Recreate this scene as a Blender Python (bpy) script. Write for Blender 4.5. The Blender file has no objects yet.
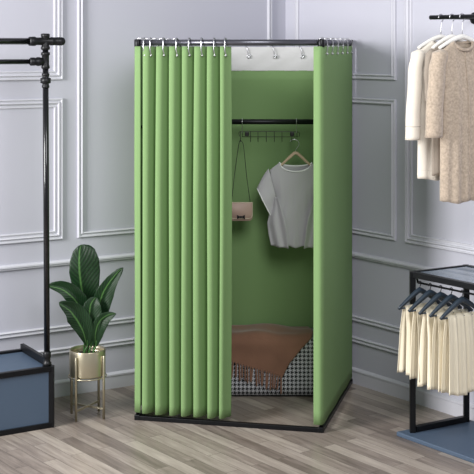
import bpy, bmesh, math, random
from mathutils import Vector, Matrix, noise
random.seed(7)
C = bpy.context.scene.collection
PI = math.pi
F_ = 1220.0; CX = 242.0; CY = 45.0; H = 1.9      # camera: focal length in pixels, principal point, eye height

# ------------------------------------------------------------------ helpers
def P(px, py, Y): return Vector(((px-CX)*Y/F_, Y, H-(py-CY)*Y/F_))
def G(px, py):
    Y = H*F_/(py-CY); return Vector(((px-CX)*Y/F_, Y, 0))
def lerp(a, b, t): return a+(b-a)*t
def pw(t, pts):                                   # piecewise-linear, smoothed
    if t <= pts[0][0]: return pts[0][1]
    for (a, va), (b, vb) in zip(pts, pts[1:]):
        if t <= b:
            s = (t-a)/(b-a); return va+(vb-va)*s
    return pts[-1][1]
def srgb(r, g, b):
    f = lambda c: (c/255/12.92) if c/255 <= .04045 else ((c/255+.055)/1.055)**2.4
    return (f(r), f(g), f(b), 1)

def mat(name, col, rough=.6, metal=0, bump=0, bscale=200, var=0, vscale=6, sheen=0, spec=.5, coat=0):
    m = bpy.data.materials.new(name); m.use_nodes = True
    nt = m.node_tree; b = nt.nodes['Principled BSDF']
    b.inputs['Base Color'].default_value = col; b.inputs['Roughness'].default_value = rough
    b.inputs['Metallic'].default_value = metal; b.inputs['Specular IOR Level'].default_value = spec
    b.inputs['Coat Weight'].default_value = coat
    if sheen: b.inputs['Sheen Weight'].default_value = sheen
    tc = nt.nodes.new('ShaderNodeTexCoord')
    if bump:
        n = nt.nodes.new('ShaderNodeTexNoise'); n.inputs['Scale'].default_value = bscale; n.inputs['Detail'].default_value = 3
        bp = nt.nodes.new('ShaderNodeBump'); bp.inputs['Strength'].default_value = bump; bp.inputs['Distance'].default_value = .002
        nt.links.new(tc.outputs['Object'], n.inputs['Vector']); nt.links.new(n.outputs['Fac'], bp.inputs['Height'])
        nt.links.new(bp.outputs['Normal'], b.inputs['Normal'])
    if var:
        n = nt.nodes.new('ShaderNodeTexNoise'); n.inputs['Scale'].default_value = vscale; n.inputs['Detail'].default_value = 4
        r = nt.nodes.new('ShaderNodeMapRange'); r.inputs['To Min'].default_value = 1-var; r.inputs['To Max'].default_value = 1+var
        mx = nt.nodes.new('ShaderNodeMix'); mx.data_type = 'RGBA'; mx.blend_type = 'MULTIPLY'; mx.inputs[0].default_value = 1
        mx.inputs[6].default_value = col
        nt.links.new(tc.outputs['Object'], n.inputs['Vector']); nt.links.new(n.outputs['Fac'], r.inputs['Value'])
        nt.links.new(r.outputs[0], mx.inputs[7]); nt.links.new(mx.outputs[2], b.inputs['Base Color'])
    return m

def link(name, bm, m, parent=None, smooth=True, bevel=0, solid=0, subsurf=0):
    me = bpy.data.meshes.new(name); bm.normal_update(); bm.to_mesh(me); bm.free()
    o = bpy.data.objects.new(name, me); C.objects.link(o)
    if smooth:
        for p in me.polygons: p.use_smooth = True
    me.materials.append(m)
    if solid:
        d = o.modifiers.new('solid', 'SOLIDIFY'); d.thickness = solid; d.offset = 0
    if bevel:
        d = o.modifiers.new('bevel', 'BEVEL'); d.width = bevel; d.segments = 2; d.limit_method = 'ANGLE'
    if subsurf:
        d = o.modifiers.new('sub', 'SUBSURF'); d.levels = subsurf; d.render_levels = subsurf
    if parent:
        o.parent = parent; o.matrix_parent_inverse = Matrix.Translation(-parent.location)
    return o
def thing(name, label, cat, loc=(0, 0, 0), group=None):
    o = bpy.data.objects.new(name, None); C.objects.link(o); o.location = loc; o.empty_display_size = .05
    return tag(o, label, cat, group)
def tag(o, label, cat, group=None, kind=None):
    o['label'] = label; o['category'] = cat
    if group: o['group'] = group
    if kind: o['kind'] = kind
    return o
def struct(name, bm, m, smooth=False, bevel=0):
    o = link(name, bm, m, None, smooth, bevel); o['kind'] = 'structure'; return o

def quad_box(bm, p0, ex, ey, ez):                 # box from a corner and three edge vectors
    v = [bm.verts.new(Vector(p0)+a*Vector(ex)+b*Vector(ey)+c*Vector(ez)) for a in (0, 1) for b in (0, 1) for c in (0, 1)]
    for f in ((0, 1, 3, 2), (4, 6, 7, 5), (0, 4, 5, 1), (2, 3, 7, 6), (0, 2, 6, 4), (1, 5, 7, 3)):
        bm.faces.new([v[i] for i in f])
    bmesh.ops.recalc_face_normals(bm, faces=bm.faces)
def bar(bm, a, b, w, h):                          # square bar centred on a-b (w sideways, h upwards)
    a = Vector(a); b = Vector(b); d = (b-a).normalized()
    up = Vector((0, 0, 1)) if abs(d.z) < .9 else Vector((0, 1, 0))
    s = d.cross(up).normalized(); u = s.cross(d).normalized()
    quad_box(bm, a-s*w/2-u*h/2, b-a, s*w, u*h)
def tube(bm, pts, r, n=10, closed=False, caps=True):
    pts = [Vector(p) for p in pts]; N = len(pts)
    rs = r if isinstance(r, (list, tuple)) else [r]*N
    rings = []; prev = None
    for i, p in enumerate(pts):
        if closed: d = pts[(i+1) % N]-pts[i-1]
        else: d = pts[min(i+1, N-1)]-pts[max(i-1, 0)]
        d.normalize()
        if prev is None:
            ref = Vector((0, 0, 1)) if abs(d.z) < .9 else Vector((1, 0, 0))
            s = d.cross(ref).normalized()
        else:
            s = prev-d*prev.dot(d)
            if s.length < 1e-6: s = d.orthogonal()
            s.normalize()
        prev = s; t = d.cross(s)
        rings.append([bm.verts.new(p+(s*math.cos(2*PI*k/n)+t*math.sin(2*PI*k/n))*rs[i]) for k in range(n)])
    M = N if closed else N-1
    for i in range(M):
        a = rings[i]; b = rings[(i+1) % N]
        for k in range(n): bm.faces.new((a[k], a[(k+1) % n], b[(k+1) % n], b[k]))
    if caps and not closed:
        bm.faces.new(rings[0][::-1]); bm.faces.new(rings[-1])
def lathe(bm, base, axis, prof, n=24):            # prof: (along, radius)
    base = Vector(base); ax = Vector(axis).normalized(); s = ax.orthogonal().normalized(); t = ax.cross(s)
    rings = []
    for (h, r) in prof:
        if r < 1e-5: rings.append([bm.verts.new(base+ax*h)])
        else: rings.append([bm.verts.new(base+ax*h+(s*math.cos(2*PI*k/n)+t*math.sin(2*PI*k/n))*r) for k in range(n)])
    for a, b in zip(rings, rings[1:]):
        for k in range(n):
            k2 = (k+1) % n
            if len(a) == 1 and len(b) == 1: continue
            if len(a) == 1: bm.faces.new((a[0], b[k2], b[k]))
            elif len(b) == 1: bm.faces.new((a[k], a[k2], b[0]))
            else: bm.faces.new((a[k], a[k2], b[k2], b[k]))
def grid(bm, fn, nu, nv, closed_u=False):
    V = [[bm.verts.new(fn(i/nu, j/nv)) for i in range(nu if closed_u else nu+1)] for j in range(nv+1)]
    for j in range(nv):
        for i in range(nu):
            i2 = (i+1) % nu if closed_u else i+1
            bm.faces.new((V[j][i], V[j][i2], V[j+1][i2], V[j+1][i]))
    return V
def catmull(pts, n=6):
    pts = [Vector(p) for p in pts]; out = []
    for i in range(len(pts)-1):
        p0 = pts[max(i-1, 0)]; p1 = pts[i]; p2 = pts[i+1]; p3 = pts[min(i+2, len(pts)-1)]
        for k in range(n):
            t = k/n
            out.append(.5*((2*p1)+(p2-p0)*t+(2*p0-5*p1+4*p2-p3)*t*t+(3*p1-p0-3*p2+p3)*t**3))
    out.append(pts[-1]); return out
BM = bmesh.new

# ------------------------------------------------------------------ materials
M_wall = mat('wall paint', srgb(182, 182, 194), .75, bump=.05, bscale=60, spec=.3)
M_trim = mat('trim paint', srgb(198, 198, 207), .5, spec=.4)
M_black = mat('black powder coated metal', srgb(24, 25, 28), .38, .6)
M_rod = mat('dark steel rod', srgb(98, 98, 106), .3, .8)
M_gloss = mat('gloss black pipe', srgb(19, 20, 23), .25, .5, coat=.4)
M_gloss2 = mat('worn black cast fitting', srgb(22, 23, 26), .42, .4, bump=.3, bscale=90)
M_green = mat('sage green curtain', srgb(121, 150, 101), .85, bump=.12, bscale=500, spec=.2)
M_white = mat('white curtain header', srgb(205, 204, 206), .85, bump=.1, bscale=500)
M_chrome = mat('chrome ring', srgb(200, 200, 204), .3, 1)
M_blue = mat('slate blue lacquer', srgb(72, 88, 108), .5)
M_brass = mat('champagne brass', srgb(186, 178, 155), .3, .85)
M_leaf = None
M_stem = mat('leaf stem', srgb(52, 92, 40), .45)
M_soil = mat('potting soil', srgb(46, 36, 28), .95, bump=1, bscale=90, var=.4, vscale=60)
M_blouse = mat('grey cotton', srgb(186, 184, 189), .9, bump=.25, bscale=350, sheen=.2)
M_wtrim = mat('white piping', srgb(245, 245, 247), .8)
M_wood = mat('pale wood', srgb(196, 172, 146), .5, var=.1, vscale=30)
M_bag = mat('dusty pink leather', srgb(172, 144, 134), .5, bump=.15, bscale=300)
M_bagedge = mat('cream leather edge', srgb(205, 190, 170), .5)
M_ink = mat('black enamel', srgb(16, 15, 17), .35)
M_blanket = mat('brown wool', srgb(132, 95, 77), .95, bump=.6, bscale=160, var=.2, vscale=9, sheen=.3)
M_cream = mat('cream wool', srgb(226, 218, 206), .92, bump=.5, bscale=220, var=.05, vscale=90, sheen=.2)
M_taupe = mat('taupe knit', srgb(150, 139, 128), .95, bump=.6, bscale=180, var=.08, vscale=60)
M_boucle = mat('beige boucle wool', srgb(176, 160, 143), .97, bump=1, bscale=130, var=.55, vscale=95, sheen=.3)
M_whitepl = mat('white hanger', srgb(235, 233, 228), .4)
M_slatehang = mat('slate blue hanger', srgb(40, 52, 64), .4)
M_trouser = mat('cream cotton', srgb(236, 226, 203), .85, bump=.2, bscale=350)
M_tantag = mat('tan label', srgb(190, 172, 135), .7)
M_wire = mat('dark wire', srgb(60, 62, 62), .4, .8)
M_dark = mat('dark base', srgb(22, 21, 22), .7)

def leaf_mat():
    m = mat('banana leaf', srgb(20, 56, 24), .45, bump=0, spec=.3)
    nt = m.node_tree; b = nt.nodes['Principled BSDF']
    uv = nt.nodes.new('ShaderNodeUVMap'); sp = nt.nodes.new('ShaderNodeSeparateXYZ'); nt.links.new(uv.outputs[0], sp.inputs[0])
    ab = nt.nodes.new('ShaderNodeMath'); ab.operation = 'SUBTRACT'; ab.inputs[1].default_value = .33; nt.links.new(sp.outputs[0], ab.inputs[0])
    ab2 = nt.nodes.new('ShaderNodeMath'); ab2.operation = 'ABSOLUTE'; nt.links.new(ab.outputs[0], ab2.inputs[0])
    # side veins: stripes of v offset by distance from the midrib
    ma = nt.nodes.new('ShaderNodeMath'); ma.operation = 'MULTIPLY_ADD'; ma.inputs[1].default_value = -0.5
    nt.links.new(ab2.outputs[0], ma.inputs[0]); nt.links.new(sp.outputs[1], ma.inputs[2])
    ms = nt.nodes.new('ShaderNodeMath'); ms.operation = 'MULTIPLY'; ms.inputs[1].default_value = 90; nt.links.new(ma.outputs[0], ms.inputs[0])
    si = nt.nodes.new('ShaderNodeMath'); si.operation = 'SINE'; nt.links.new(ms.outputs[0], si.inputs[0])
    ns = nt.nodes.new('ShaderNodeTexNoise'); ns.inputs['Scale'].default_value = 25
    ad = nt.nodes.new('ShaderNodeMath'); ad.operation = 'MULTIPLY_ADD'; ad.inputs[1].default_value = .25; nt.links.new(si.outputs[0], ad.inputs[0]); nt.links.new(ns.outputs[0], ad.inputs[2])
    cr = nt.nodes.new('ShaderNodeValToRGB'); nt.links.new(ad.outputs[0], cr.inputs[0])
    cr.color_ramp.elements[0].position = .25; cr.color_ramp.elements[0].color = srgb(12, 34, 16)
    cr.color_ramp.elements[1].position = .8; cr.color_ramp.elements[1].color = srgb(22, 53, 24)
    mr = nt.nodes.new('ShaderNodeMapRange'); mr.inputs['From Min'].default_value = .012; mr.inputs['From Max'].default_value = .045
    mr.inputs['To Min'].default_value = 1; mr.inputs['To Max'].default_value = 0; nt.links.new(ab2.outputs[0], mr.inputs['Value'])
    mx = nt.nodes.new('ShaderNodeMix'); mx.data_type = 'RGBA'; nt.links.new(mr.outputs[0], mx.inputs[0]); nt.links.new(cr.outputs[0], mx.inputs[6])
    mx.inputs[7].default_value = srgb(70, 108, 56); nt.links.new(mx.outputs[2], b.inputs['Base Color'])
    bp = nt.nodes.new('ShaderNodeBump'); bp.inputs['Strength'].default_value = .2; bp.inputs['Distance'].default_value = .002
    nt.links.new(si.outputs[0], bp.inputs['Height']); nt.links.new(bp.outputs[0], b.inputs['Normal'])
    return m
M_leaf = leaf_mat()

def hound_mat():                                  # 2/2 twill over four-and-four threads = houndstooth
    m = mat('houndstooth wool', srgb(30, 30, 34), .9); nt = m.node_tree; b = nt.nodes['Principled BSDF']
    uv = nt.nodes.new('ShaderNodeUVMap'); sp = nt.nodes.new('ShaderNodeSeparateXYZ'); nt.links.new(uv.outputs[0], sp.inputs[0])
    def math_(op, a, bb=None, c=None):
        n = nt.nodes.new('ShaderNodeMath'); n.operation = op
        for i, v in enumerate((a, bb, c)):
            if v is None: continue
            if isinstance(v, (int, float)): n.inputs[i].default_value = v
            else: nt.links.new(v, n.inputs[i])
        return n.outputs[0]
    S = 1/.022
    x = math_('FRACT', math_('MULTIPLY', sp.outputs[0], S)); y = math_('FRACT', math_('MULTIPLY', sp.outputs[1], S))
    wx = math_('LESS_THAN', x, .5); wy = math_('LESS_THAN', y, .5)
    tw = math_('LESS_THAN', math_('FRACT', math_('MULTIPLY', math_('ADD', math_('MULTIPLY', sp.outputs[0], S), math_('MULTIPLY', sp.outputs[1], S)), 2)), .5)
    f = math_('ADD', math_('MULTIPLY', tw, wx), math_('MULTIPLY', math_('SUBTRACT', 1, tw), wy))
    mx = nt.nodes.new('ShaderNodeMix'); mx.data_type = 'RGBA'; nt.links.new(f, mx.inputs[0])
    mx.inputs[6].default_value = srgb(196, 196, 202); mx.inputs[7].default_value = srgb(26, 26, 30)
    nt.links.new(mx.outputs[2], b.inputs['Base Color']); return m
M_hound = hound_mat()

def floor_mat(ang):
    m = mat('grey brown laminate planks', srgb(140, 128, 118), .35); nt = m.node_tree; b = nt.nodes['Principled BSDF']
    tc = nt.nodes.new('ShaderNodeTexCoord'); mp = nt.nodes.new('ShaderNodeMapping'); mp.inputs['Rotation'].default_value = (0, 0, -ang)
    nt.links.new(tc.outputs['Object'], mp.inputs['Vector'])
    br = nt.nodes.new('ShaderNodeTexBrick'); br.offset = .37; br.offset_frequency = 2; br.squash = 1
    br.inputs['Scale'].default_value = 1; br.inputs['Brick Width'].default_value = .62; br.inputs['Row Height'].default_value = .072
    br.inputs['Mortar Size'].default_value = .0012; br.inputs['Mortar Smooth'].default_value = .3
    br.inputs['Color1'].default_value = (0, 0, 0, 1); br.inputs['Color2'].default_value = (1, 1, 1, 1); br.inputs['Mortar'].default_value = (.1, .1, .1, 1)
    nt.links.new(mp.outputs[0], br.inputs['Vector'])
    st = nt.nodes.new('ShaderNodeMapping'); st.inputs['Scale'].default_value = (1.8, 20, 1); nt.links.new(mp.outputs[0], st.inputs['Vector'])
    n1 = nt.nodes.new('ShaderNodeTexNoise'); n1.inputs['Scale'].default_value = 2.2; n1.inputs['Detail'].default_value = 6; n1.inputs['Roughness'].default_value = .65
    n1.inputs['Distortion'].default_value = .5
    of = nt.nodes.new('ShaderNodeVectorMath'); of.operation = 'ADD'; nt.links.new(st.outputs[0], of.inputs[0]); 
    sc = nt.nodes.new('ShaderNodeVectorMath'); sc.operation = 'SCALE'; sc.inputs['Scale'].default_value = 9; nt.links.new(br.outputs['Color'], sc.inputs[0])
    nt.links.new(sc.outputs[0], of.inputs[1]); nt.links.new(of.outputs[0], n1.inputs['Vector'])
    ad = nt.nodes.new('ShaderNodeMix'); ad.data_type = 'FLOAT'; ad.inputs[0].default_value = .30
    nt.links.new(n1.outputs[0], ad.inputs[2]); nt.links.new(br.outputs['Color'], ad.inputs[3])
    cr = nt.nodes.new('ShaderNodeValToRGB'); nt.links.new(ad.outputs[0], cr.inputs[0])
    e = cr.color_ramp.elements; e[0].position = .22; e[0].color = srgb(92, 82, 76); e[1].position = .74; e[1].color = srgb(176, 166, 156)
    e2 = e.new(.48); e2.color = srgb(139, 128, 120)
    mx = nt.nodes.new('ShaderNodeMix'); mx.data_type = 'RGBA'; mx.inputs[7].default_value = srgb(74, 66, 62)
    nt.links.new(br.outputs['Fac'], mx.inputs[0]); nt.links.new(cr.outputs[0], mx.inputs[6]); nt.links.new(mx.outputs[2], b.inputs['Base Color'])
    rr = nt.nodes.new('ShaderNodeMapRange'); rr.inputs['To Min'].default_value = .22; rr.inputs['To Max'].default_value = .42
    nt.links.new(n1.outputs[0], rr.inputs['Value']); nt.links.new(rr.outputs[0], b.inputs['Roughness'])
    return m

# ------------------------------------------------------------------ the room
WL0 = Vector((-1.0075, 6.59, 0)); DL = Vector((.86, .51, 0)).normalized()
WR0 = Vector((1.036, 6.335, 0)); DR = Vector((.609, -.793, 0)).normalized()
NL = Vector((DL.y, -DL.x, 0))                     # into the room
NR = Vector((DR.y, -DR.x, 0));
if NR.y > 0: NR = -NR
if NL.y > 0: NL = -NL
# corner of the two walls
A = DL; B = DR
det = A.x*(-B.y)+B.x*A.y
d0 = WR0-WL0
ta = (d0.x*(-B.y)+B.x*d0.y)/det
CORNER = WL0+A*ta
WH = 2.75
LEND = CORNER-DL*5.2; REND = CORNER+DR*5.2
def wallL(px):                                    # distance from the corner along the left wall for a column of the picture
    k = (px-CX)/F_; s = (k*WL0.y-WL0.x)/(DL.x-k*DL.y); return (CORNER-(WL0+DL*s)).length
def wallR(px):
    k = (px-CX)/F_; s = (k*WR0.y-WR0.x)/(DR.x-k*DR.y); return ((WR0+DR*s)-CORNER).length
bm = BM(); quad_box(bm, LEND, CORNER-LEND, -NL*.12, (0, 0, WH)); struct('wall_left', bm, M_wall)
bm = BM(); quad_box(bm, CORNER, REND-CORNER, -NR*.12, (0, 0, WH)); struct('wall_right', bm, M_wall)
bm = BM()
lo = [LEND, CORNER, REND, Vector((REND.x, 1.5, 0)), Vector((LEND.x, 1.5, 0))]
c0 = Vector((0, 4.8, 0))
lo = [c0+(p-c0)*1.03 for p in lo]
vt = [bm.verts.new(p) for p in lo]; vb = [bm.verts.new(p-Vector((0, 0, .1))) for p in lo]
bm.faces.new(vt); bm.faces.new(vb[::-1])
for i in range(5): bm.faces.new((vt[i], vb[i], vb[(i+1) % 5], vt[(i+1) % 5]))
bmesh.ops.recalc_face_normals(bm, faces=bm.faces)
struct('floor', bm, floor_mat(math.atan2(DR.y, DR.x)))

trim_n = [0]
def trim_name():
    trim_n[0] += 1; return 'trim_%d' % trim_n[0]
# moulding profile: (height, depth) points
PROF = [(0, 0), (0, .010), (.003, .014), (.007, .014), (.010, .007), (.017, .005), (.020, .012), (.024, .016), (.029, .012), (.030, 0)]
def rail(base, d, n, s0, s1, z, prof, name):
    bm = BM()
    a = [bm.verts.new(base+d*s0+n*q+Vector((0, 0, z+h))) for h, q in prof]
    b = [bm.verts.new(base+d*s1+n*q+Vector((0, 0, z+h))) for h, q in prof]
    for i in range(len(prof)-1): bm.faces.new((a[i], a[i+1], b[i+1], b[i]))
    bm.faces.new(a[::-1]); bm.faces.new(b)
    bmesh.ops.recalc_face_normals(bm, faces=bm.faces)
    return struct(name, bm, M_trim)
def frame(base, d, n, s0, s1, z0, z1, double=False):  # mitred picture-frame moulding on the wall
    bm = BM()
    def loop(inset, depth):
        return [bm.verts.new(base+d*s+n*depth+Vector((0, 0, z))) for s, z in
                ((s0+inset, z0+inset), (s1-inset, z0+inset), (s1-inset, z1-inset), (s0+inset, z1-inset))]
    pr = list(PROF)
    if double: pr = pr[:-1]+[(.030, .003), (.040, .003), (.042, .009), (.047, .009), (.050, 0)]
    L = [loop(h, q) for h, q in pr]
    for a, b in zip(L, L[1:]):
        for k in range(4): bm.faces.new((a[k], a[(k+1) % 4], b[(k+1) % 4], b[k]))
    bmesh.ops.recalc_face_normals(bm, faces=bm.faces)
    return struct(trim_name(), bm, M_trim)
for side, d, n, f in (('left', -DL, NL, wallL), ('right', DR, NR, wallR)):
    base = CORNER
    rail(base, d, n, .0, 5.2, 0, [(0, 0), (0, .014), (.066, .014), (.070, .018), (.078, .018), (.084, .008), (.088, 0)], 'baseboard_'+side)
    rail(base, d, n, .02, 5.2, .705, [(0, 0), (0, .008), (.006, .016), (.012, .016), (.016, .024), (.024, .024), (.030, .012), (.032, 0)], trim_name())
    rail(base, d, n, .02, 5.2, .352, PROF, trim_name())
    rail(base, d, n, .02, 5.2, .232, PROF, trim_name())
# left wall frames
frame(CORNER, -DL, NL, .10, wallL(77.3), .849, 2.55)
s = wallL(62.3); frame(CORNER, -DL, NL, s, s+.95, .849, 1.612, True); frame(CORNER, -DL, NL, s, s+.95, 1.712, 2.55, True)
s2 = s+.95+.09; frame(CORNER, -DL, NL, s2, s2+1.1, .849, 2.55)
s3 = s2+1.1+.09; frame(CORNER, -DL, NL, s3, s3+.95, .849, 1.612, True); frame(CORNER, -DL, NL, s3, s3+.95, 1.712, 2.55, True)
# right wall frames
s = wallR(396.5); frame(CORNER, DR, NR, .10, s, .842, 1.605); frame(CORNER, DR, NR, .10, s, 1.71, 2.55)
s = wallR(406); frame(CORNER, DR, NR, s, s+1.1, .842, 2.55, True)
s += 1.19; frame(CORNER, DR, NR, s, s+.95, .842, 1.605); frame(CORNER, DR, NR, s, s+.95, 1.71, 2.55)

# ------------------------------------------------------------------ the fitting booth
U = Vector((-.9763, .2164, 0)); V = Vector((.245, .9695, 0))
C0 = Vector((.3885, 5.985, 0)); C1 = C0+U*.940; C3 = C0+V*.885; C2 = C1+V*.70
ZR = 1.912; RR = .0155; ZC = 1.893; ZB = .042
Z = Vector((0, 0, 1))
bf = thing('fitting_room_frame', 'black metal frame of the fitting booth with top rails, floor bars and inner hanging rod', 'frame', (C0+C3+C1+C2)/4)
corners = [C0, C1, C2, C3]
for i in range(4):
    a = corners[i]; b = corners[(i+1) % 4]; d = (b-a).normalized()
    bm = BM(); tube(bm, [a+Z*ZR+d*.02, b+Z*ZR-d*.02], RR, 16); link('top_rail', bm, M_rod, bf)
    bm = BM(); bar(bm, a+Z*.011+d*.0125, b+Z*.011-d*.0125, .025, .022); link('floor_bar', bm, M_black, bf, False, .002)
for c in corners:
    bm = BM(); tube(bm, [c+Z*.02, c+Z*(ZR-.01)], .009, 12); link('post', bm, M_black, bf)
    bm = BM(); lathe(bm, c+Z*(ZR-.022), Z, [(0, 0), (0, .0165), (.003, .0175), (.036, .0175), (.039, .015), (.040, 0)], 16)
    link('corner_joint', bm, M_black, bf)
    bm = BM(); quad_box(bm, c-U*.014-V*.014, U*.028, V*.028, Z*.027); link('foot', bm, M_black, bf, False, .003)
# cross bars + inner rod
ZI = 1.4805
la = C1+V*.50; ra = C0+V*.70
bm = BM(); tube(bm, [C1+Z*ZI, C2+Z*ZI], .008, 10); link('side_bar', bm, M_black, bf)
bm = BM(); tube(bm, [C0+Z*ZI, C3+Z*ZI], .008, 10); link('side_bar', bm, M_black, bf)
bm = BM(); tube(bm, [la+Z*ZI, ra+Z*ZI], .0145, 16); link('hanging_rod', bm, M_black, bf)

def ring(parent, at, axis, out, drop=.055, r=.023):
    """open C-hook over a rail: 'axis' along the rail, 'out' sideways (towards the outside of the booth)"""
    bm = BM(); pts = []
    for k in range(15):
        a = -math.radians(60)+math.radians(240)*k/14     # from inside-bottom over the top to outside
        pts.append(at+out*math.cos(PI-a)*r+Z*math.sin(a)*r)
    e = pts[-1]
    pts = [p+axis*.24*(at.z+r-p.z)-axis*.008 for p in pts]; e = pts[-1]
    pts += [e-Z*.02+out*.002, e-Z*.038+out*.0, e-Z*(drop)+out*-.004+axis*.004, e-Z*(drop+.010)-out*.012+axis*.006, e-Z*(drop+.004)-out*.018+axis*.004]
    tube(bm, pts, .0029, 8)
    # grommet bead where the hook passes through the cloth
    bmesh.ops.create_icosphere(bm, subdivisions=2, radius=.0058, matrix=Matrix.Translation(e-Z*(drop+.006)-out*.001+axis*.005))
    return link('ring', bm, M_chrome, parent)

def smooth_path(pts, rad=.02, n=6):
    out = [pts[0]]
    for i in range(1, len(pts)-1):
        p = pts[i]; a = (pts[i-1]-p); b = (pts[i+1]-p)
        p1 = p+a.normalized()*min(rad, a.length*.5); p2 = p+b.normalized()*min(rad, b.length*.5)
        for k in range(n+1):
            t = k/n; out.append((1-t)**2*p1+2*t*(1-t)*p+t*t*p2)
    out.append(pts[-1]); return out
def resample(pts, step):
    L = [0]
    for a, b in zip(pts, pts[1:]): L.append(L[-1]+(b-a).length)
    N = max(2, int(L[-1]/step)); out = []; j = 0
    for i in range(N+1):
        s = L[-1]*i/N
        while j < len(L)-2 and L[j+1] < s: j += 1
        t = (s-L[j])/max(1e-9, L[j+1]-L[j]); out.append((s, pts[j].lerp(pts[j+1], t), (pts[j+1]-pts[j]).normalized()))
    return out, L[-1]
def hang_curtain(name, mt, path, z0, z1, parent, wave=.004, wl=.12, ph=0, nz=30, solid=.0025, end_curl=0):
    R, L = resample(path, .006); bm = BM()
    def fn(u, v):
        i = round(u*(len(R)-1)); s, p, d = R[i]
        nrm = Vector((d.y, -d.x, 0)); z = lerp(z1, z0, v)
        off = wave*math.sin(2*PI*s/wl+ph+.25*math.sin(v*3))*(.6+.6*v)+.3*wave*math.sin(s*40+v*9)
        return p+nrm*off+Z*z
    grid(bm, fn, len(R)-1, nz); bmesh.ops.recalc_face_normals(bm, faces=bm.faces)
    return link(name, bm, mt, parent, solid=solid)

# front gathered curtain, deep leaning pleats
fc = thing('gathered_curtain', 'sage green gathered curtain in deep pleats across the left front of the booth', 'curtain', C1+(C0-C1)*.3)
edges = [144.0, 157.2, 170.6, 183, 195, 208.6, 220.8, 230.2]
def tfront(px):
    k = (px-CX)/F_; D = -U; s = (k*C1.y-C1.x)/(D.x-k*D.y); return s
bm = BM(); D = -U; OUT = -V
prof = []
for q in range(7):
    a, b = tfront(edges[q]), tfront(edges[q+1]); w = b-a
    amp = [.039, .042, .038, .041, .039, .041, .034][q]; sk = .19*w
    keys = [(.10, -1), (.035, -.35), (-.015, .45), (.02, .85), (.13, 1), (.30, .97), (.44, .80), (.58, .38), (.74, -.25), (.90, -.80)]
    if q == 6: keys[-2:] = [(.76, -.05), (.93, -.35), (1.0, -.5)]
    else: keys.append((1.10, -1))
    cm = catmull([Vector((x, y, 0)) for x, y in keys], 4)
    for p in (cm if q == 6 else cm[:-1]): prof.append((a+w*p.x, amp*p.y, q))
def fn(u, v):
    i = round(u*(len(prof)-1)); t, d, q = prof[i]
    z = lerp(ZC, ZB, v)
    m = .80+.26*min(1, v*2.5)+.06*math.sin(v*5+q*1.7)
    return C1+D*(t+.0025*math.sin(v*4+q*2.1))+OUT*(d*m-.006)+Z*z
grid(bm, fn, len(prof)-1, 40); bmesh.ops.recalc_face_normals(bm, faces=bm.faces)
link('cloth', bm, M_green, fc, solid=.002)
for q in range(8):
    px = [152, 165, 178, 190.5, 203, 215.5, 226.5][q] if q < 7 else 145.5
    ring(fc, C1+D*tfront(px)+Z*ZR, D, OUT, drop=.058, r=.0245)

# left side curtain, wrapping round the front corner
sc = thing('side_curtain', 'green side curtain left of the booth, its narrow edge showing beside the pleats', 'curtain', C1+V*.35)
o1 = -U*-1
pathL = smooth_path([C1+D*tfront(141.8)+OUT*.020, C1+U*.018+OUT*.020, C2+U*.018-V*.02], .03)
hang_curtain('cloth', M_green, pathL, ZB, ZC, sc, .003, .16)
for k in range(6): ring(sc, C1+V*(.05+.12*k)+Z*ZR, V, U, drop=.05)
# right side curtain
rc = thing('side_curtain', 'broad flat green side curtain right of the booth opening, rounding the front corner', 'curtain', C0+V*.45)
pathR = smooth_path([C0+U*.034+OUT*.018, C0-U*.012+OUT*.026, C3-U*.014-V*.012], .045, 12)
hang_curtain('cloth', M_green, pathR, ZB, ZC, rc, .0008, .35, 1.0)
for k in range(6): ring(rc, C0+V*(.045+.155*k)+Z*ZR, V, -U, drop=.05)
# back curtain with white header
bc = thing('back_curtain', 'green back curtain with a white header band, hung behind the inner rod', 'curtain', (C2+C3)/2)
Nb = -(C3-C2).cross(Z).normalized()
if Nb.y > 0: Nb = -Nb
DB = (C3-C2).normalized()
pathB = [C2+DB*.03+Nb*.022, C3-DB*.03+Nb*.022]
hang_curtain('cloth', M_green, pathB, ZB, 1.757, bc, .004, .31)
hang_curtain('header_band', M_white, pathB, 1.755, ZC-.004, bc, .003, .31, solid=.003)
for px in (186, 216, 245.5, 271.5, 299, 326):
    k = (px-CX)/F_; s = (k*C2.y-C2.x)/(DB.x-k*DB.y)
    at = C2+DB*s+Z*ZR
    bm = BM(); pts = []
    for j in range(13):
        a = math.radians(200-230*j/12); pts.append(at+Nb*-math.cos(a)*.019+Z*math.sin(a)*.019)
    e = pts[-1]
    pts = pts+[at+Nb*.026-Z*.02+DB*.003, at+Nb*.034-Z*.045+DB*.014, at+Nb*.034-Z*.066+DB*.018]
    tube(bm, catmull(pts, 3), .0027, 8)
    lathe(bm, at+Nb*.034-Z*.076+DB*.020, Nb, [(-.003, 0), (-.003, .010), (0, .012), (.004, .010), (.004, .005), (.001, .004), (.001, 0)], 20)
    link('ring', bm, M_chrome, bc)

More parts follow.
